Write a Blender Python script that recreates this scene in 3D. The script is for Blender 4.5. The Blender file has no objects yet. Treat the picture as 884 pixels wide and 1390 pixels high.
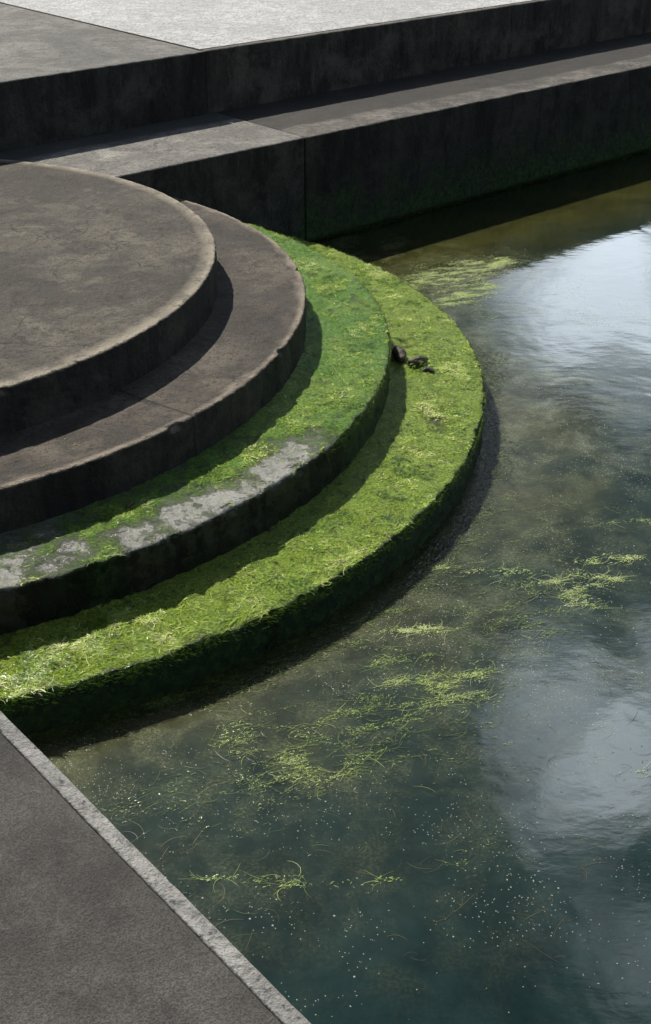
import bpy, bmesh, math, numpy as np
from mathutils import Vector, noise
rng=np.random.default_rng(7)
scn=bpy.context.scene
col=scn.collection
# ---------------------------------------------------------------- site constants (metres, water at z=0)
PSI=0.712
N=np.array([-math.sin(PSI),math.cos(PSI)])      # away from the pool, across the back wall
T=np.array([math.cos(PSI),math.sin(PSI)])       # along the back wall
DL=6.614; LEDGE=1.009; WALL=DL+LEDGE; WH=0.435; DP=1.046; DJ=5.442
RISE=0.19; Z4=0.166
ZT={4:Z4,3:Z4+RISE,2:Z4+2*RISE,1:Z4+3*RISE}
CEN={1:(-2.555,6.066),2:(-2.427,6.063),3:(-2.264,6.028),4:(-2.079,6.023)}
RAD={1:2.002,2:2.326,3:2.592,4:2.885}
ZP=0.736
def P(t,n,z=0.0):
    q=T*t+N*n
    return (q[0],q[1],z)
# ---------------------------------------------------------------- node helpers
class M:
    def __init__(s,name):
        s.m=bpy.data.materials.new(name); s.m.use_nodes=True
        s.t=s.m.node_tree; s.b=s.t.nodes['Principled BSDF']; s.out=s.t.nodes['Material Output']
        s.co=s.t.nodes.new('ShaderNodeTexCoord').outputs['Object']
    def n(s,k,**kw):
        x=s.t.nodes.new(k)
        for a,v in kw.items(): setattr(x,a,v)
        return x
    def l(s,a,b): s.t.links.new(a,b)
    def noise(s,scale,detail=6,rough=.6,dist=0.,stretch=None):
        x=s.n('ShaderNodeTexNoise'); x.inputs['Scale'].default_value=scale
        x.inputs['Detail'].default_value=detail; x.inputs['Roughness'].default_value=rough
        x.inputs['Distortion'].default_value=dist
        v=s.co
        if stretch:
            mp=s.n('ShaderNodeMapping'); mp.inputs['Scale'].default_value=stretch
            s.l(v,mp.inputs['Vector']); v=mp.outputs[0]
        s.l(v,x.inputs['Vector']); return x.outputs['Fac']
    def ramp(s,f,stops):
        x=s.n('ShaderNodeValToRGB'); e=x.color_ramp.elements
        while len(e)<len(stops): e.new(.5)
        for i,(p,c) in enumerate(stops):
            e[i].position=p; e[i].color=(c,c,c,1) if not hasattr(c,'__len__') else (*c,1)
        s.l(f,x.inputs[0]); return x.outputs[0]
    def mix(s,f,a,b,mode='MIX'):
        x=s.n('ShaderNodeMix',data_type='RGBA',blend_type=mode)
        for k,v in ((0,f),(6,a),(7,b)):
            if hasattr(v,'links'): s.l(v,x.inputs[k])
            elif hasattr(v,'__len__'): x.inputs[k].default_value=(*v,1)
            else: x.inputs[k].default_value=v
        return x.outputs[2]
    def math(s,op,a,b=0.,clamp=False):
        x=s.n('ShaderNodeMath',operation=op); x.use_clamp=clamp
        for k,v in ((0,a),(1,b)):
            if hasattr(v,'links'): s.l(v,x.inputs[k])
            else: x.inputs[k].default_value=v
        return x.outputs[0]
    def attr(s,nm):
        return s.n('ShaderNodeAttribute',attribute_name=nm).outputs['Fac']
    def bump(s,h,dist,strength=1.,nrm=None):
        x=s.n('ShaderNodeBump'); x.inputs['Distance'].default_value=dist; x.inputs['Strength'].default_value=strength
        s.l(h,x.inputs['Height'])
        if nrm is not None: s.l(nrm,x.inputs['Normal'])
        return x.outputs[0]
    def vec_dot(s,v,d):
        x=s.n('ShaderNodeVectorMath',operation='DOT_PRODUCT'); s.l(v,x.inputs[0]); x.inputs[1].default_value=d
        return x.outputs['Value']
    def z(s):
        x=s.n('ShaderNodeSeparateXYZ'); s.l(s.co,x.inputs[0]); return x.outputs[2]
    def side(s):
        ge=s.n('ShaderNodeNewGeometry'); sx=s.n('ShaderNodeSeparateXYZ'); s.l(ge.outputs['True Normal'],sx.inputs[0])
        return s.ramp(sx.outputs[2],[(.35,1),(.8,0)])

def concrete(name,c1,c2,stain=.55,rim=False,rough=.85,joints=(),moss=None,grain=.6,crack=True,face=None,blotch=.5,wall_shade=None):
    s=M(name)
    big=s.noise(1.3,6,.66,.6); mid=s.noise(7,8,.7); fine=s.noise(130,3,.65); pit=s.noise(48,4,.7); pat=s.noise(3.1,8,.72,.3)
    c=s.mix(s.ramp(mid,[(.40,0),(.60,1)]),c1,c2)
    c=s.mix(s.ramp(pat,[(.50,0),(.62,blotch)]),c,tuple(min(1,v*1.7) for v in c2))
    c=s.mix(s.ramp(big,[(.40,stain),(.56,0)]),c,tuple(v*.35 for v in c1))
    c=s.mix(s.ramp(s.noise(4.6,8,.75,.8),[(.38,stain),(.5,0)]),c,tuple(v*.40 for v in c1))
    c=s.mix(s.ramp(s.noise(22,6,.8,.5),[(.37,.85),(.46,0)]),c,tuple(v*.4 for v in c1))
    c=s.mix(grain,c,s.ramp(fine,[(.35,.25),(.65,1.)]),'MULTIPLY')
    c=s.mix(.7,c,s.ramp(pit,[(.34,.15),(.44,1.)]),'MULTIPLY')
    if crack:
        vo=s.n('ShaderNodeTexVoronoi',feature='DISTANCE_TO_EDGE'); vo.inputs['Scale'].default_value=1.1
        nz=s.n('ShaderNodeTexNoise'); nz.inputs['Scale'].default_value=3; nz.inputs['Detail'].default_value=6
        s.l(s.co,nz.inputs['Vector'])
        ad=s.n('ShaderNodeVectorMath',operation='MULTIPLY_ADD'); s.l(nz.outputs['Color'],ad.inputs[0]); ad.inputs[1].default_value=(.55,.55,.55); s.l(s.co,ad.inputs[2])
        s.l(ad.outputs[0],vo.inputs['Vector'])
        ck=s.math('MULTIPLY',s.ramp(vo.outputs['Distance'],[(.0,1),(.007,0)]),s.ramp(big,[(.45,0),(.52,.9)]))
        c=s.mix(ck,c,tuple(v*.15 for v in c1))
    if rim:
        r=s.math('MULTIPLY',s.attr('rim'),s.ramp(mid,[(.35,.3),(.55,1)]))
        c=s.mix(r,c,tuple(min(1,v*2.3) for v in c2))
        c=s.mix(s.math('MULTIPLY',s.attr('rim'),s.ramp(s.noise(16,5,.8),[(.36,.95),(.44,0)])),c,tuple(v*.5 for v in c1))
    if wall_shade:  # wall's shadow painted deeper across the ledge tread, ragged edge
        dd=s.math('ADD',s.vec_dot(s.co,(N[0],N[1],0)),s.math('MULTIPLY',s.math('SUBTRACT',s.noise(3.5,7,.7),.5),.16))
        q=s.ramp(s.math('SUBTRACT',dd,wall_shade),[(0.,0),(.05,.9)])
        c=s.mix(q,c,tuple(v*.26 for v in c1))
    if face is not None:  # shade painted into the upright faces as darker colours, plus weathering streaks
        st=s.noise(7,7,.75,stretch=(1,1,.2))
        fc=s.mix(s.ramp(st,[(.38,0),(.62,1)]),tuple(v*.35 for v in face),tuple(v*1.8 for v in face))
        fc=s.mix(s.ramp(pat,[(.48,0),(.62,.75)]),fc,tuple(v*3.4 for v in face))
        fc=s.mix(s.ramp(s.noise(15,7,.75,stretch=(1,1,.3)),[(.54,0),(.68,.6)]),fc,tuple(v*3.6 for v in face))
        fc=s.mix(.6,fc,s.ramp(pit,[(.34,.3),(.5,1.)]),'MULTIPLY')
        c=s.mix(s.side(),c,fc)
    for d,off in joints:
        x=s.math('ABSOLUTE',s.math('SUBTRACT',s.vec_dot(s.co,(d[0],d[1],0)),off))
        c=s.mix(s.ramp(x,[(.003,.85),(.009,0)]),c,(.008,.008,.007))
    if moss:
        zz=s.math('ADD',s.z(),s.math('MULTIPLY',s.math('SUBTRACT',s.noise(5,7,.75,1.),.5),1.5))
        m=s.ramp(zz,[(moss[0],1),(moss[1],0)])
        c=s.mix(m,c,s.mix(s.ramp(s.noise(30,5,.8),[(.38,0),(.62,1)]),(.004,.010,.003),(.04,.11,.016)))
    s.l(c,s.b.inputs['Base Color'])
    s.l(s.ramp(mid,[(.3,rough-.15),(.7,rough)]),s.b.inputs['Roughness'])
    h=s.math('ADD',s.math('MULTIPLY',fine,.6),s.math('ADD',pit,s.math('MULTIPLY',mid,2.)))
    s.l(s.bump(h,.011,1.),s.b.inputs['Normal'])
    return s.m
def obj(name,me,mat,label=None,cat=None,kind=None,group=None,parent=None):
    o=bpy.data.objects.new(name,me); col.objects.link(o)
    if mat: me.materials.append(mat)
    if parent: o.parent=parent
    if label:o["label"]=label
    if cat:o["category"]=cat
    if kind:o["kind"]=kind
    if group:o["group"]=group
    return o
# ---------------------------------------------------------------- generic straight block in (t,n) coordinates
def block(name,t0,t1,n0,n1,z0,z1,mat,bev=.012,seg=.05,wob=.004,**kw):
    bm=bmesh.new()
    v=[bm.verts.new(P(t,n,z)) for z in (z0,z1) for t,n in ((t0,n0),(t1,n0),(t1,n1),(t0,n1))]
    for f in ((3,2,1,0),(4,5,6,7),(0,1,5,4),(1,2,6,5),(2,3,7,6),(3,0,4,7)): bm.faces.new([v[i] for i in f])
    es=[e for e in bm.edges if min(e.verts[0].co.z,e.verts[1].co.z)>z1-.001 or abs(e.verts[0].co.z-e.verts[1].co.z)>.1]
    if bev: bmesh.ops.bevel(bm,geom=es,offset=bev,segments=3,affect='EDGES',profile=.5)
    k=min(500,int((t1-t0)/seg))
    for i in range(1,k):
        t=t0+(t1-t0)*i/k
        bmesh.ops.bisect_plane(bm,geom=bm.verts[:]+bm.edges[:]+bm.faces[:],plane_co=P(t,0),plane_no=(T[0],T[1],0))
    for vv in bm.verts:
        if vv.co.z>z0+.01 and wob:
            q=noise.noise(vv.co*4)*wob+noise.noise(vv.co*19)*wob*1.2
            vv.co.x-=N[0]*q; vv.co.y-=N[1]*q; vv.co.z+=noise.noise(vv.co*6+Vector((9,0,0)))*wob*.6+noise.noise(vv.co*25)*wob*.4
    me=bpy.data.meshes.new(name); bm.to_mesh(me); bm.free()
    return obj(name,me,mat,**kw)
# ---------------------------------------------------------------- algae cover and lumps
def sm(a,b,x):
    x=np.clip((x-a)/(b-a),0,1); return x*x*(3-2*x)
def nz(x,y,s,o=0.): return noise.noise(Vector((x*s+o,y*s-o,o*.37)))
def cover(i,x,y):
    c=CEN[i]; r=math.hypot(x-c[0],y-c[1]); ph=math.degrees(math.atan2(y-c[1],x-c[0]))
    a=nz(x,y,3.,5.)*.5+nz(x,y,9.,2.)*.35+nz(x,y,24.,1.)*.25
    if i==4: return float(sm(-.05,.42,.55+a*.85))
    if i==3:
        base=.02+.80*sm(-40,-16,ph)
        u=(r-RAD[2])/(RAD[3]-RAD[2])
        base+=.42*(1-sm(0.15,.5,u))*sm(-85,-50,ph)
        base-=.40*math.exp(-((ph-8)/7)**2-((u-.5)/.25)**2)
        base-=.28*math.exp(-((ph+36)/8)**2)*sm(.2,.7,u)
        return float(sm(-.45,.9,base+a*.9))
    if i==2: return float(sm(.0,.5,.1+a*.6))*.5
    return 0.
def lump(x,y,c):
    return c*(.004+.010*(nz(x,y,11,3)+.6*nz(x,y,27,7)+.5*nz(x,y,60,9)))+ .0015*nz(x,y,8,1)
# ---------------------------------------------------------------- curved steps
def curved_step(i,mat,rin,full=False,nlim=DL-.003,**kw):
    c=CEN[i]; R=RAD[i]; zt=ZT[i]
    b=.014 if i<3 else .02
    prof=[]
    k=60 if i>2 else 26
    for j in range(k+1): prof.append((rin+(R-b-rin)*j/k,zt))
    for j in range(1,5):
        a=math.pi/2*j/4; prof.append((R-b+b*math.sin(a),zt-b+b*math.cos(a)))
    for z in np.linspace(zt-b-.02,-.5 if i==4 else ZT[i+1]-.08,14 if i<4 else 26): prof.append((R,z))
    a0,a1=(0,2*math.pi) if full else (math.radians(-110),math.radians(95))
    na=900 if full else 760
    verts=[];rim=[];cov=[]
    for ia in range(na+(0 if full else 1)):
        a=a0+(a1-a0)*ia/na; ca,sa=math.cos(a),math.sin(a)
        for j,(r,z) in enumerate(prof):
            x=c[0]+ca*r; y=c[1]+sa*r
            out=r>R-.03
            rr=r
            if out:
                w=.004*noise.noise(Vector((x*5,y*5,z*5)))+.004*noise.noise(Vector((x*22,y*22,z*22)))+.003*noise.noise(Vector((x*60,y*60,z*60)))
                ch=noise.noise(Vector((x*9,y*9,7)))
                if z>zt-.03: w-=.014*max(0.,ch-.34)/.3
                if i>2: w+=.006*noise.noise(Vector((x*14,y*14,z*16+4)))+.004*noise.noise(Vector((x*40,y*40,z*40+4)))
                rr=r+w
                x=c[0]+ca*rr; y=c[1]+sa*rr
            cv=cover(i,x,y) if i>1 else 0.
            zz=z+(lump(x,y,cv) if (i>2 and z>zt-.03) else .0012*nz(x,y,5))
            verts.append((x,y,zz)); cov.append(cv)
            wr=.022+.022*nz(x,y,6,3)
            rim.append(float(sm(R-wr-.02,R-wr,r))*(1. if z>zt-b-.001 else max(0.,1-(zt-b-z)/.03)))
    m=len(prof); faces=[]
    for ia in range(na):
        p=ia*m; q=((ia+1)%na if full else ia+1)*m
        for j in range(m-1): faces.append((p+j,p+j+1,q+j+1,q+j))
    me=bpy.data.meshes.new('curved_step'); me.from_pydata(verts,[],faces)
    for nm,d in (('rim',rim),('cover',cov)):
        at=me.attributes.new(nm,'FLOAT','POINT'); at.data.foreach_set('value',d)
    me.polygons.foreach_set('use_smooth',[True]*len(faces))
    bm=bmesh.new(); bm.from_mesh(me)
    def cut(co,no): bmesh.ops.bisect_plane(bm,geom=bm.verts[:]+bm.edges[:]+bm.faces[:],plane_co=co,plane_no=no,clear_outer=True)
    cut(P(0,nlim),(N[0],N[1],0)); cut(P(DP+.002,0),(-T[0],-T[1],0))
    bmesh.ops.recalc_face_normals(bm,faces=bm.faces[:])
    up=[f for f in bm.faces if abs(f.normal.z)>.9]
    if up and sum(f.normal.z for f in up)<0: bmesh.ops.reverse_faces(bm,faces=bm.faces[:])
    bm.to_mesh(me); bm.free()
    return obj('curved_step',me,mat,**kw)

def algae_step_mat(name,bare,kind):
    s=M(name)
    mid=s.noise(9,7,.7); fine=s.noise(95,6,.8); big=s.noise(2.2,6,.65); lm=s.noise(20,7,.8)
    con=s.mix(s.ramp(mid,[(.38,0),(.62,1)]),tuple(v*.6 for v in bare),bare)
    con=s.mix(.5,con,s.ramp(s.noise(150,2),[(.35,.4),(.65,1)]),'MULTIPLY')
    con=s.mix(s.ramp(lm,[(.50,.0),(.62,.6)]),con,(.08,.11,.035))
    con=s.mix(s.ramp(s.noise(5,7,.8),[(.38,.55),(.50,0)]),con,tuple(v*.35 for v in bare))
    g=s.ramp(fine,[(.30,(.014,.034,.004)),(.42,(.09,.17,.012)),(.52,(.28,.40,.035)),(.66,(.55,.65,.12))])
    gd=s.ramp(fine,[(.30,(.012,.042,.005)),(.43,(.06,.17,.016)),(.55,(.18,.36,.04)),(.70,(.38,.54,.09))])
    if kind==3: gm=s.mix(s.ramp(big,[(.45,0),(.62,.6)]),gd,g)
    else: gm=s.mix(s.ramp(big,[(.54,0),(.70,.5)]),g,gd)
    gm=s.mix(s.ramp(lm,[(.36,.95),(.46,0)]),gm,(.014,.030,.006))
    gm=s.mix(s.ramp(s.noise(33,5,.8),[(.60,0),(.68,.7)]),gm,(.14,.12,.06))
    cv=s.math('ADD',s.attr('cover'),s.math('MULTIPLY',s.math('SUBTRACT',s.noise(18,8,.85),.5),2.3))
    cv=s.ramp(cv,[(.2,0),(.7,1)])
    c=s.mix(cv,con,gm)
    sl=s.ramp(s.noise(26,6,.75),[(.3,(.008,.014,.005)),(.5,(.020,.052,.012)),(.7,(.065,.14,.025))])
    if kind==3: sl=s.mix(s.ramp(s.attr('cover'),[(.35,0),(.75,1)]),s.mix(s.ramp(mid,[(.38,0),(.62,1)]),(.010,.012,.007),(.035,.036,.022)),sl)
    c=s.mix(s.side(),c,sl)
    s.l(c,s.b.inputs['Base Color'])
    s.l(s.ramp(mid,[(.38,.16),(.62,.48)]),s.b.inputs['Roughness'])
    h=s.math('ADD',s.math('MULTIPLY',fine,1.),s.math('MULTIPLY',lm,1.6))
    h=s.math('MULTIPLY',h,s.ramp(cv,[(0,.3),(1,1)]))
    s.l(s.bump(h,.012,1.),s.b.inputs['Normal'])
    return s.m
def radial_joint(i,deg):
    a=math.radians(deg); d=(-math.sin(a),math.cos(a)); return (d,d[0]*CEN[i][0]+d[1]*CEN[i][1])
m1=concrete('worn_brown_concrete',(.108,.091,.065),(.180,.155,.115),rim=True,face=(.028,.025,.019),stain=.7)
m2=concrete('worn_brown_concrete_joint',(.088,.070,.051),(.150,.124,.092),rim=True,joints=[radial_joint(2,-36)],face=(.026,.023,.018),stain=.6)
m3=algae_step_mat('algae_on_pale_concrete',(.44,.43,.385),3)
m4=algae_step_mat('algae_on_wet_concrete',(.12,.12,.085),4)
g="curved concrete steps descending into the pool"
s1=curved_step(1,m1,.02,full=True,nlim=WALL-.022,label="broad round brown concrete platform, topmost of the curved steps",cat="step",group=g)
s1.location.z=.012
curved_step(2,m2,RAD[1]-.35,label="bare brown concrete curved step with a radial joint",cat="step",group=g)
curved_step(3,m3,RAD[2]-.5,label="pale concrete curved step partly covered with green algae",cat="step",group=g)
curved_step(4,m4,RAD[3]-.55,label="lowest curved step thick with green algae at the waterline",cat="step",group=g)
# ---------------------------------------------------------------- back wall, ledge, walkway
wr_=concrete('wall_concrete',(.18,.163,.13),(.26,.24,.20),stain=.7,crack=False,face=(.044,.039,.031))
led1=concrete('ledge_concrete_pale',(.28,.262,.225),(.40,.38,.335),moss=(-.2,.25),face=(.030,.028,.023),wall_shade=DL+.72)
led2=concrete('ledge_concrete_brown',(.125,.11,.088),(.25,.225,.19),moss=(-.03,.42),joints=[((T[0],T[1]),7.95)],face=(.021,.019,.015),wall_shade=DL+.26)
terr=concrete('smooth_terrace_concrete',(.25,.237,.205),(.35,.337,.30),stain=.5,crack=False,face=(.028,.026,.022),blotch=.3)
block('terrace_slab',-12,DJ-.006,WALL-.018,WALL+3.2,ZP+.001,ZP+WH,terr,label="smooth grey concrete terrace block above the round platform",cat="terrace")
block('retaining_wall',DJ+.006,26,WALL,WALL+.07,ZP-.3,ZP+WH,wr_,label="long stained concrete retaining wall above the ledge",cat="wall")
TJ=5.525
block('wall_ledge',-12,TJ-.003,DL,WALL+.05,-.6,ZP-.001,led1,label="pale concrete ledge along the foot of the terrace block",cat="ledge",group="ledge sections along the wall")
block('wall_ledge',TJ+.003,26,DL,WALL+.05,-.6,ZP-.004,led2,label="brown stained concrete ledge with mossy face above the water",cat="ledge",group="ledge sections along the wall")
s=M('rough_pale_paving')
f=s.noise(45,5,.8); md=s.noise(14,6,.75); bg=s.noise(.9,4)
c=s.mix(s.ramp(md,[(.38,0),(.62,1)]),(.50,.49,.475),(.84,.83,.80)); c=s.mix(.85,c,s.ramp(f,[(.40,.25),(.50,1)]),'MULTIPLY')
c=s.mix(s.ramp(bg,[(.4,.35),(.6,0)]),c,(.34,.34,.32)); s.l(c,s.b.inputs['Base Color']); s.b.inputs['Roughness'].default_value=.6
s.l(s.bump(s.math('ADD',f,md),.015,1.),s.b.inputs['Normal'])
def sheet(name,pts,mat,**kw):
    me=bpy.data.meshes.new(name); me.from_pydata(pts,[],[tuple(range(len(pts)))]); return obj(name,me,mat,**kw)
z=ZP+WH
sheet('pavement',[P(DJ+.004,WALL+.06,z+.004),P(400,WALL+.06,z+.004),P(400,400,z+.004),P(DJ+.004,400,z+.004)],s.m,kind='structure')
sheet('ground',[P(-400,WALL+3.1,z-.03),P(DJ+.2,WALL+3.1,z-.03),P(DJ+.2,400,z-.03),P(-400,400,z-.03)],terr,kind='structure')
s=M('walkway_tarmac')
f=s.noise(230,3,.7); md=s.noise(12,6,.7); bg=s.noise(1.6,6,.7)
c=s.mix(s.ramp(bg,[(.38,0),(.62,1)]),(.060,.053,.046),(.118,.107,.094)); c=s.mix(s.ramp(md,[(.5,0),(.7,.4)]),c,(.15,.138,.122))
c=s.mix(s.ramp(s.noise(4,7,.8,.6),[(.36,.6),(.48,0)]),c,(.035,.032,.028))
c=s.mix(.7,c,s.ramp(f,[(.36,.3),(.5,.9),(.64,1.5)]),'MULTIPLY')
s.l(c,s.b.inputs['Base Color']); s.b.inputs['Roughness'].default_value=.8
s.l(s.bump(s.math('ADD',f,s.math('MULTIPLY',md,.8)),.006,1.),s.b.inputs['Normal'])
kerb=concrete('pale_edging_concrete',(.32,.31,.285),(.46,.45,.415),stain=.35,crack=False,blotch=.3,grain=.3)
def pier(name,t0,t1,z0,z1,mat,**kw):
    bm=bmesh.new(); n0,n1=-6.,DL-.003
    v=[bm.verts.new(P(t,n,z)) for z in (z0,z1) for t,n in ((t0,n0),(t1,n0),(t1,n1),(t0,n1))]
    for f in ((3,2,1,0),(4,5,6,7),(0,1,5,4),(1,2,6,5),(2,3,7,6),(3,0,4,7)): bm.faces.new([v[i] for i in f])
    bmesh.ops.bevel(bm,geom=[e for e in bm.edges if min(e.verts[0].co.z,e.verts[1].co.z)>z1-.001],offset=.005,segments=2,affect='EDGES',profile=.5)
    for i in range(1,400):
        bmesh.ops.bisect_plane(bm,geom=bm.verts[:]+bm.edges[:]+bm.faces[:],plane_co=P(0,n0+(n1-n0)*i/400),plane_no=(N[0],N[1],0))
    for vv in bm.verts:
        q=noise.noise(vv.co*2.5)*.0015+noise.noise(vv.co*30)*.0014
        vv.co.x+=T[0]*q; vv.co.y+=T[1]*q
    me=bpy.data.meshes.new(name); bm.to_mesh(me); bm.free(); return obj(name,me,mat,**kw)
w=pier('walkway',-12,DP-.041,-.6,ZP-.003,s.m,kind='structure')
pier('kerb',DP-.040,DP,-.6,ZP,kerb,kind='structure')
# ---------------------------------------------------------------- water
s=M('murky_pool_water')
c4=CEN[4]
vm=s.n('ShaderNodeVectorMath',operation='DISTANCE'); s.l(s.co,vm.inputs[0]); vm.inputs[1].default_value=(c4[0],c4[1],0)
dist=s.math('ADD',vm.outputs['Value'],s.math('MULTIPLY',s.math('SUBTRACT',s.noise(1.3,5,.6,.4),.5),1.6))
u=s.math('DIVIDE',s.math('SUBTRACT',dist,2.8),2.)
mur=s.ramp(u,[(0.,(.088,.088,.044)),(.14,(.060,.069,.040)),(.36,(.028,.045,.036)),(.85,(.011,.029,.027))])
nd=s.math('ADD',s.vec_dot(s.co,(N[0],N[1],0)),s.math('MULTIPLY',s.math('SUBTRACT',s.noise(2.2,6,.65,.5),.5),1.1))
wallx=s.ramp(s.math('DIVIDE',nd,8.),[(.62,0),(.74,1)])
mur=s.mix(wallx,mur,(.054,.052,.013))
wall_dark=s.ramp(s.math('DIVIDE',nd,8.),[(.72,0),(.82,1)])
mur=s.mix(wall_dark,mur,(.014,.023,.008))  # wall's shadow and dark reflection painted into the water colour
mur=s.mix(.55,mur,s.ramp(s.noise(3.2,6,.68,.5),[(.35,.4),(.65,1.3)]),'MULTIPLY')
mur=s.mix(.25,mur,s.ramp(s.noise(14,7,.75),[(.35,.4),(.65,1.25)]),'MULTIPLY')
band=s.ramp(u,[(0.,.85),(.25,.6),(.5,.3),(.85,.06)])
scum=s.math('MULTIPLY',band,s.ramp(s.noise(5,6,.7,.3),[(.44,0),(.64,1)]))
mur=s.mix(s.math('MULTIPLY',scum,s.ramp(s.noise(85,5,.85),[(.46,.15),(.58,.9)])),mur,(.22,.235,.12))
s.l(mur,s.b.inputs['Base Color'])
s.b.inputs['Subsurface Weight'].default_value=.35; s.b.inputs['Subsurface Radius'].default_value=(1,1,.8); s.b.inputs['Subsurface Scale'].default_value=.06
s.l(s.math('ADD',s.math('MULTIPLY',scum,.16),.035),s.b.inputs['Roughness']); s.b.inputs['IOR'].default_value=1.46
h=s.math('ADD',s.math('MULTIPLY',s.noise(1.9,3,.5,.4),1.),s.math('ADD',s.math('MULTIPLY',s.noise(11,3,.55,stretch=(1,1.8,1)),.11),s.math('MULTIPLY',s.noise(70,2),.007)))
s.l(s.bump(h,.02,.19),s.b.inputs['Normal'])
sheet('water',[P(-400,-400),P(400,-400),P(400,DL+.3),P(-400,DL+.3)],s.m,kind='structure')
# ---------------------------------------------------------------- strand meshes
def strand_mat(name,stops,rough=.4,trans=.15):
    s=M(name); c=s.ramp(s.attr('var'),stops); s.l(c,s.b.inputs['Base Color']); s.b.inputs['Roughness'].default_value=rough
    tr=s.n('ShaderNodeBsdfTranslucent'); s.l(c,tr.inputs[0]); mx=s.n('ShaderNodeMixShader'); mx.inputs[0].default_value=trans
    s.l(s.b.outputs[0],mx.inputs[1]); s.l(tr.outputs[0],mx.inputs[2]); s.l(mx.outputs[0],s.out.inputs[0]); return s.m
def strands(name,x,y,z,head,length,width,arch,var,mat,K=4,curl=1.2,tilt=.35,fall=None,mean_tilt=0.,**kw):
    n=len(x); seg=K+1
    pts=np.zeros((n,seg,3)); cur=np.stack([x,y,z],1); h=head.copy(); dh=rng.normal(0,curl/K,n)
    fall=np.zeros(n) if fall is None else fall
    hs=np.zeros((n,seg))
    for k in range(seg):
        pts[:,k]=cur; hs[:,k]=h
        cur=cur+np.stack([np.cos(h)*(1-fall),np.sin(h)*(1-fall),-fall],1)*(length/K)[:,None]
        h=h+dh+rng.normal(0,curl*.35/K,n)
    u=np.linspace(0,1,seg); pts[:,:,2]+=arch[:,None]*(4*u*(1-u))[None]
    tl=mean_tilt+rng.uniform(-tilt,tilt,n)
    wd=width[:,None]*(1-.6*np.abs(u*2-1)**2)[None]*.5
    side=np.stack([-np.sin(hs)*np.cos(tl)[:,None],np.cos(hs)*np.cos(tl)[:,None],np.repeat(np.sin(tl)[:,None],seg,1)],2)
    A=pts+side*wd[:,:,None]; B=pts-side*wd[:,:,None]
    V=np.stack([A,B],2).reshape(-1,3)
    base=(np.arange(n)*seg*2)[:,None]+(np.arange(K)*2)[None]
    F=np.stack([base,base+1,base+3,base+2],2).reshape(-1,4)
    me=bpy.data.meshes.new(name); me.vertices.add(len(V)); me.vertices.foreach_set('co',V.ravel())
    me.loops.add(F.size); me.loops.foreach_set('vertex_index',F.ravel().astype(np.int32))
    me.polygons.add(len(F)); me.polygons.foreach_set('loop_start',np.arange(0,F.size,4,dtype=np.int32))
    me.update(calc_edges=True)
    at=me.attributes.new('var','FLOAT','POINT'); at.data.foreach_set('value',np.repeat(var,seg*2).astype(np.float32))
    return obj(name,me,mat,kind='stuff',**kw)
ga=strand_mat('lime_algae',[(0.,(.012,.040,.004)),(.25,(.06,.15,.012)),(.5,(.22,.36,.03)),(.8,(.46,.60,.08)),(1.,(.68,.74,.28))],.3)
brn=strand_mat('brown_debris',[(0.,(.02,.012,.006)),(1.,(.16,.11,.06))],.6)
def step_algae(i,count,a0,a1,thin=1.,dens=1.,mat=None,lmul=1.,arch=.0018,clump=(-.08,.30),st=1.3):
    c=CEN[i]; X=[];Y=[];Z=[];Vv=[];E=[]
    for n in range(count):
        r=math.sqrt(rng.uniform((RAD[i-1]-.03)**2,(RAD[i]-.004)**2)); a=math.radians(rng.uniform(a0,a1))
        x=c[0]+r*math.cos(a); y=c[1]+r*math.sin(a)
        if x*N[0]+y*N[1]>DL-.02 or x*T[0]+y*T[1]<DP: continue
        cv=cover(i,x,y)
        if rng.random()>(cv**1.2+.05)*dens*(.04+.96*sm(clump[0],clump[1],nz(x,y,7,4)+.8*nz(x,y,22,4))): continue
        X.append(x);Y.append(y);Z.append(ZT[i]+lump(x,y,cv)+.0008); E.append(RAD[i]-r)
        Vv.append(.60+.6*nz(x,y,5,8)+.45*nz(x,y,19,6)+rng.normal(0,.18)-(0.06 if i==3 else 0.))
    k=len(X)
    X,Y,Z,Vv,E=map(np.array,(X,Y,Z,Vv,E))
    ang=np.arctan2(Y-c[1],X-c[0])
    tang=(rng.random(k)<.4)|(E<.05)
    head=np.where(tang,ang+math.pi/2*np.where(rng.random(k)<.5,1,-1)+rng.normal(0,.4,k)*np.where(E<.05,.6,1),rng.uniform(0,2*math.pi,k))
    strg=sm(-15,-50,np.degrees(ang))
    L=rng.uniform(.004,.015,k)*lmul*(1+st*strg)*np.where(rng.random(k)<.10,2.4,1)
    wd=np.where(rng.random(k)<.35-.28*strg,rng.uniform(.003,.006,k),rng.uniform(.0009,.0018,k))*thin
    return strands('step_algae' if mat is None else 'step_debris',X,Y,Z,head,L,wd,rng.uniform(.0,arch,k),np.clip(Vv,0,1),mat or ga,K=4,curl=2.2,tilt=.15)
step_algae(4,75000,-78,60,1.,1.,None,1.,.0012,(.0,.38))
step_algae(4,24000,-78,60,1.1,1.,None,1.8,.002,(.1,.5),.8)
step_algae(3,38000,-72,62,.9,.75,None,1.,.0012)
step_algae(3,13000,-72,62,1.,1.,None,1.7,.002,(.05,.45),.8)
step_algae(2,2200,-65,40,.7)
step_algae(4,8000,-78,60,1.4,1.,brn)
step_algae(3,3000,-78,60,1.2,1.,brn)
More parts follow.
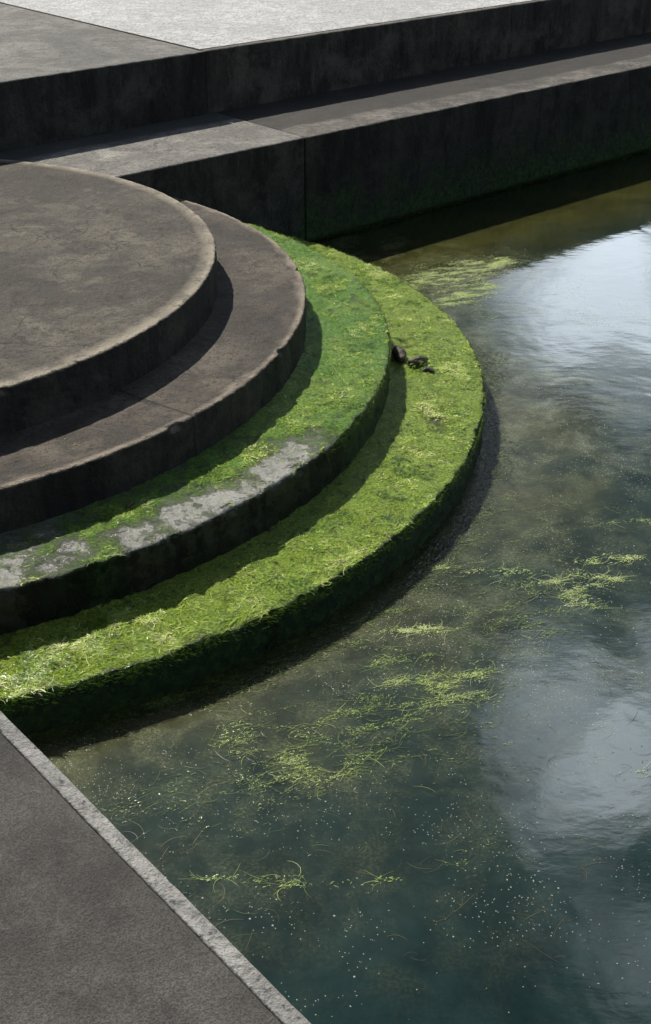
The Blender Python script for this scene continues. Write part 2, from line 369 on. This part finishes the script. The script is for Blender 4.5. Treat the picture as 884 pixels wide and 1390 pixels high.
def draped(i,count,a0,a1):
    c=CEN[i]; a=np.radians(rng.uniform(a0,a1,count)); r=RAD[i]+rng.uniform(.0,.006,count)
    X=c[0]+r*np.cos(a); Y=c[1]+r*np.sin(a); Z=ZT[i]-rng.uniform(0,.06,count)*(.3+.7*rng.random(count))
    keep=(X*N[0]+Y*N[1]<DL-.02)&(X*T[0]+Y*T[1]>DP)&(np.array([cover(i,x-.03*math.cos(q),y-.03*math.sin(q))+.5*nz(x,y,12,3) for x,y,q in zip(X,Y,a)])>.45)
    X,Y,Z,a=X[keep],Y[keep],Z[keep],a[keep]; k=len(X)
    strands('step_algae',X,Y,Z,a+math.pi/2*np.where(rng.random(k)<.5,1,-1),rng.uniform(.008,.04,k),rng.uniform(.0012,.003,k),np.zeros(k),np.clip(rng.normal(.35,.2,k),0,1),ga,K=4,curl=.5,fall=rng.uniform(.1,.6,k),mean_tilt=1.2)
draped(4,8000,-78,60); draped(3,2500,-36,62)
# ragged fringe of weed on the water along the lowest step
cnt=30000; a=np.radians(rng.uniform(-76,58,cnt)); wdth=np.array([.06+.12*max(0,nz(math.cos(q)*3,math.sin(q)*3,2.2,4)+.5*nz(math.cos(q)*3,math.sin(q)*3,7,1)+.15) for q in a])
r=RAD[4]+.003+np.abs(rng.normal(0,.6,cnt))*wdth
X=c4[0]+r*np.cos(a); Y=c4[1]+r*np.sin(a); ok=(X*N[0]+Y*N[1]<DL-.02)&(X*T[0]+Y*T[1]>DP+.01); X,Y,a=X[ok],Y[ok],a[ok]; k=len(X)
fringe=strand_mat('waterline_weed',[(0.,(.012,.018,.006)),(.5,(.06,.075,.022)),(1.,(.20,.24,.07))],.35)
strands('waterline_weed',X,Y,rng.uniform(.001,.004,k),a+math.pi/2+rng.normal(0,.6,k),rng.uniform(.006,.04,k),rng.uniform(.001,.0035,k),np.zeros(k),np.clip(rng.normal(.42,.27,k),0,1),fringe,K=4,curl=1.5,tilt=.2)
cnt=6000; t=rng.uniform(5.2,9.5,cnt); nn=DL-.006-np.abs(rng.normal(0,.03,cnt)); X=T[0]*t+N[0]*nn; Y=T[1]*t+N[1]*nn
strands('waterline_weed',X,Y,rng.uniform(.001,.02,cnt),PSI+rng.normal(0,.5,cnt),rng.uniform(.01,.05,cnt),rng.uniform(.0015,.004,cnt),np.zeros(cnt),np.clip(rng.normal(.4,.25,cnt),0,1),fringe,K=4,curl=1.2,tilt=.3)
# floating algae drifts: x0,y0,x1,y1,spread,count,brightness
D=[(.46,4.39,.86,4.36,.04,700,.95),(.87,4.28,1.18,4.31,.05,1200,.98),(.92,4.24,1.06,4.10,.05,700,.9),(1.05,4.42,1.30,4.47,.03,600,.98),(1.22,4.74,1.5,4.79,.02,200,.9),
(.26,3.95,.46,3.96,.03,500,.95),(.2,3.75,.40,3.80,.07,400,.6),(.24,3.62,.62,3.70,.06,1100,.8),(.25,3.5,.55,3.58,.08,800,.75),(-.02,3.41,.32,3.45,.1,800,.6),
(-.24,3.17,.12,3.19,.1,900,.62),(-.37,3.34,-.05,3.32,.12,900,.5),(-.3,3.05,.2,3.5,.24,1900,.42),(.1,3.2,.6,3.7,.25,2000,.42),
(-.36,2.70,.0,2.70,.015,170,.7),(-.2,2.67,.2,2.70,.015,190,.7),(.38,2.76,.47,2.81,.015,30,.5),(.96,3.17,1.1,3.15,.01,50,.9),
(.5,3.88,.95,3.98,.14,900,.45),(.5,4.0,1.0,4.25,.2,1600,.42),(.4,4.0,1.3,4.9,.4,1800,.36),(.5,5.0,1.1,5.9,.35,1600,.36),
(.5,7.7,1.25,8.25,.17,15000,1.0),(.7,7.4,1.05,7.75,.15,7000,.9),(.3,7.75,.8,8.1,.12,1500,.6),
(-.96,3.42,-.6,3.52,.06,1200,.42),(-.6,3.5,-.25,3.68,.09,1800,.42),(-.2,3.7,.3,4.1,.1,1900,.42),(.3,4.2,.8,5.,.14,1900,.4),(.9,6.2,1.0,7.3,.2,2200,.42),(-.7,2.95,.0,3.2,.15,1100,.36),(-.5,2.6,1.2,3.2,.5,500,.3)]
X=[];Y=[];L=[];W=[];V=[];H_=[]
for x0,y0,x1,y1,sp,cnt,br in D:
    t=rng.random(cnt); ang=math.atan2(y1-y0,x1-x0)
    prof=sp*(.25+.75*np.sin(np.pi*np.clip(t,.02,.98)))
    o=rng.normal(0,.6,cnt)*prof
    px=x0+(x1-x0)*t-math.sin(ang)*o+rng.normal(0,.03,cnt); py=y0+(y1-y0)*t+math.cos(ang)*o
    mk=np.array([noise.noise(Vector(((a+b*.5)*7,(b-a*.35)*20,2)))+.6*noise.noise(Vector(((a+b*.5)*20,(b-a*.35)*48,5))) for a,b in zip(px,py)])
    kp=rng.random(cnt)<sm(-.12,.35,mk)+.06
    px,py,mk=px[kp],py[kp],mk[kp]; cnt=len(px)
    X.append(px); Y.append(py)
    long=rng.random(cnt)<.18
    L.append(np.where(long,rng.uniform(.03,.09,cnt),rng.uniform(.003,.014,cnt))); W.append(np.where(long,rng.uniform(.0006,.0011,cnt),rng.uniform(.0010,.0028,cnt)))
    V.append(np.clip(rng.normal(br-.1,.18,cnt)+mk*.4,0,1)); H_.append(.3+rng.normal(0,.45,cnt)+np.where(rng.random(cnt)<.5,math.pi,0))
X,Y,L,W,V,H_=map(np.concatenate,(X,Y,L,W,V,H_))
ok=(X*N[0]+Y*N[1]<DL-.01)&(np.hypot(X-c4[0],Y-c4[1])>2.9)
X,Y,L,W,V,H_=[q[ok] for q in (X,Y,L,W,V,H_)]
fa=strand_mat('floating_lime_algae',[(0.,(.035,.042,.02)),(.3,(.09,.12,.04)),(.6,(.22,.32,.07)),(.85,(.44,.58,.13)),(1.,(.70,.78,.36))],.3)
strands('floating_algae',X,Y,rng.uniform(.001,.004,len(X)),H_,L,W,rng.uniform(0,.001,len(X)),V,fa,K=5,curl=.9,tilt=.2)
k=260; X=rng.uniform(-.7,1.6,k); Y=rng.uniform(2.4,4.9,k)
th=strand_mat('brown_weed_thread',[(0.,(.03,.02,.008)),(1.,(.16,.12,.04))],.4)
keep=np.hypot(X-c4[0],Y-c4[1])>3.0
X,Y=X[keep],Y[keep]; k=len(X)
strands('floating_weed_thread',X,Y,np.full(k,.002),rng.normal(.5,.9,k),rng.uniform(.03,.12,k),rng.uniform(.0008,.0014,k),np.zeros(k),rng.random(k),th,K=10,curl=1.3,tilt=.1)
# bubbles and foam specks
def bubbles(cnt):
    X=rng.uniform(-1.2,2.2,cnt*3); Y=rng.uniform(2.1,8.2,cnt*3)
    d=np.hypot(X-c4[0],Y-c4[1])
    m=np.array([noise.noise(Vector((x*1.7,y*1.7,3)))+.8*noise.noise(Vector((x*6,y*6,1))) for x,y in zip(X,Y)])
    keep=(d>2.95)&(rng.random(cnt*3)<np.clip(.2+m*1.2,.04,1)*np.exp(-np.clip(d-3.4,0,9)*.5))
    xa=rng.normal(.9,.22,4000); ya=7.85+(xa-.9)*.6+rng.normal(0,.17,4000)
    X=np.concatenate([X[keep],xa]);Y=np.concatenate([Y[keep],ya])
    ok=(X*N[0]+Y*N[1]<DL)&(np.hypot(X-c4[0],Y-c4[1])>2.93); X,Y=X[ok],Y[ok]
    n=len(X); R=rng.uniform(.0007,.0021,n)*np.where(rng.random(n)<.06,1.6,1)
    o=np.array([(1,0,0),(.5,.87,0),(-.5,.87,0),(-1,0,0),(-.5,-.87,0),(.5,-.87,0),(0,0,.7)])
    Vv=(np.stack([X,Y,np.full(n,.0005)],1)[:,None]+o[None]*R[:,None,None]).reshape(-1,3)
    b=(np.arange(n)*7)[:,None,None]; F=(b+np.array([(i,(i+1)%6,6) for i in range(6)])[None]).reshape(-1,3)
    me=bpy.data.meshes.new('bubbles'); me.from_pydata(Vv.tolist(),[],F.tolist()); me.polygons.foreach_set('use_smooth',[True]*len(F))
    s=M('pale_foam'); s.b.inputs['Base Color'].default_value=(.36,.38,.31,1); s.b.inputs['Roughness'].default_value=.25
    obj('surface_bubbles',me,s.m,kind='stuff')
bubbles(24000)
# ---------------------------------------------------------------- driftwood, twig
wood=M('wet_driftwood'); s=wood
s.l(s.mix(s.ramp(s.noise(40,5,.7),[(.35,0),(.65,1)]),(.015,.012,.008),(.14,.11,.065)),s.b.inputs['Base Color']); s.b.inputs['Roughness'].default_value=.5
s.l(s.bump(s.noise(90,4),.008,1.),s.b.inputs['Normal'])
def stick(name,pts,rads,label,cat,seed=0.,sub=14,ring=14,group=None):
    P3=[Vector(p) for p in pts]; n=len(P3); V=[];F=[]
    S=sub*(n-1)
    for i in range(S+1):
        u=i/sub; k=min(int(u),n-2); f=u-k
        c=P3[k].lerp(P3[k+1],f); r=rads[k]*(1-f)+rads[k+1]*f
        e=min(i,S-i)/6.
        if e<1: r*=math.sqrt(max(.04,1-(1-e)**2))
        d=(P3[k+1]-P3[k]).normalized(); a=d.cross(Vector((0,0,1))).normalized(); b=a.cross(d)
        for j in range(ring):
            th=2*math.pi*j/ring; q=a*math.cos(th)+b*math.sin(th)
            V.append(c+q*r*(1+.3*noise.noise(c*30+q*1.1+Vector((seed,0,0)))+.15*noise.noise(c*90+q*3)))
    for i in range(S):
        for j in range(ring): F.append((i*ring+j,i*ring+(j+1)%ring,(i+1)*ring+(j+1)%ring,(i+1)*ring+j))
    F.append(tuple(range(ring-1,-1,-1))); F.append(tuple(S*ring+j for j in range(ring)))
    me=bpy.data.meshes.new(name); me.from_pydata([tuple(v) for v in V],[],F); me.polygons.foreach_set('use_smooth',[True]*len(F))
    return obj(name,me,wood.m,label=label,cat=cat,group=group)
z3=ZT[3]; z4=ZT[4]
gp="bits of driftwood on the algae steps"
stick('driftwood_piece',[(.375,6.24,z4+.024),(.385,6.19,z4+.030),(.395,6.14,z4+.030),(.40,6.09,z4+.022)],[.022,.030,.030,.022],"stubby dark driftwood lump beside the algae step riser","driftwood",1,group=gp)
stick('driftwood_piece',[(.43,6.05,z4+.020),(.46,6.07,z4+.025),(.50,6.09,z4+.025),(.535,6.12,z4+.02)],[.018,.024,.024,.016],"knobbly brown driftwood lying on the lowest algae step","driftwood",5,group=gp)
stick('driftwood_piece',[(.50,5.98,z4+.014),(.53,5.99,z4+.016),(.56,5.97,z4+.012)],[.013,.017,.012],"small dark driftwood fragment among green algae","driftwood",9,group=gp)
stick('twig',[(-.775,4.25,z3+.01),(-.76,4.28,z3+.012),(-.745,4.31,z3+.01)],[.005,.006,.004],"short brown twig lying on the shaded step","twig",2)
k=70; strands('step_algae',rng.normal(.47,.045,k),rng.normal(6.06,.05,k),z4+rng.uniform(.01,.04,k),rng.uniform(0,6.3,k),rng.uniform(.015,.04,k),rng.uniform(.0015,.003,k),rng.uniform(.0,.006,k),rng.uniform(.4,.9,k),ga,K=5,curl=2.)
# ---------------------------------------------------------------- light and sky
k=Vector((.481,-.705,-1)).normalized()
sun=bpy.data.lights.new('sun','SUN'); sun.energy=5.; sun.angle=math.radians(.5); sun.color=(1,.955,.88)
so=bpy.data.objects.new('sun',sun); col.objects.link(so); so.rotation_euler=k.to_track_quat('-Z','Y').to_euler()
w=bpy.data.worlds.new('World'); scn.world=w; w.use_nodes=True; nt=w.node_tree; bg=nt.nodes['Background']
sk=nt.nodes.new('ShaderNodeTexSky'); sk.sky_type='NISHITA'; sk.sun_disc=False
sk.sun_elevation=math.atan2(1,math.hypot(.481,.705)); sk.sun_rotation=math.atan2(-.481,.705)
tc=nt.nodes.new('ShaderNodeTexCoord').outputs['Generated']
n1=nt.nodes.new('ShaderNodeTexNoise'); n1.inputs['Scale'].default_value=6.; n1.inputs['Detail'].default_value=8; n1.inputs['Roughness'].default_value=.6
nt.links.new(tc,n1.inputs['Vector'])
def wm(op,a,b,clamp=False):
    x=nt.nodes.new('ShaderNodeMath'); x.operation=op; x.use_clamp=clamp
    for i,v in ((0,a),(1,b)):
        if hasattr(v,'links'): nt.links.new(v,x.inputs[i])
        else: x.inputs[i].default_value=v
    return x.outputs[0]
acc=None
for az,el,rad,amp in ((13,20,4.4,.85),(16.5,21.5,4.8,.95),(13.0,37.8,4.6,.85),(17.0,40,5.0,1.15),(20,35.5,4.0,.85),(20,47,4.6,.45),(7,27,5,.10),(45,25,10,.6),(-50,40,10,.4),(120,35,20,.3)):
    az,el=math.radians(az),math.radians(el)
    d=nt.nodes.new('ShaderNodeVectorMath'); d.operation='DISTANCE'; nt.links.new(tc,d.inputs[0])
    d.inputs[1].default_value=(math.sin(az)*math.cos(el),math.cos(az)*math.cos(el),math.sin(el))
    q=wm('DIVIDE',d.outputs['Value'],math.radians(rad))
    q=wm('ADD',q,wm('MULTIPLY',wm('SUBTRACT',n1.outputs['Fac'],.5),2.8))
    q=wm('SUBTRACT',1.2,q,True); q=wm('MULTIPLY',wm('POWER',q,1.6),amp)
    acc=q if acc is None else wm('MAXIMUM',acc,q)
vs=nt.nodes.new('ShaderNodeVectorMath'); vs.operation='SCALE'; vs.inputs[0].default_value=(88,98,108); nt.links.new(acc,vs.inputs['Scale'])
va=nt.nodes.new('ShaderNodeVectorMath'); va.operation='ADD'; nt.links.new(sk.outputs[0],va.inputs[0]); nt.links.new(vs.outputs[0],va.inputs[1])
nt.links.new(va.outputs[0],bg.inputs[0]); bg.inputs[1].default_value=.045
# ---------------------------------------------------------------- camera
F_=1717.;TH=.502;H=2.828
cam=bpy.data.cameras.new('camera'); co=bpy.data.objects.new('camera',cam); col.objects.link(co)
co.location=(0,0,H); co.rotation_euler=(math.pi/2-TH,0,0)
cam.sensor_width=36; cam.lens=F_/1390*36; cam.shift_y=-45/1390; cam.clip_end=2000
scn.camera=co
scn.view_settings.view_transform='Standard'; scn.view_settings.look='None'; scn.view_settings.exposure=0
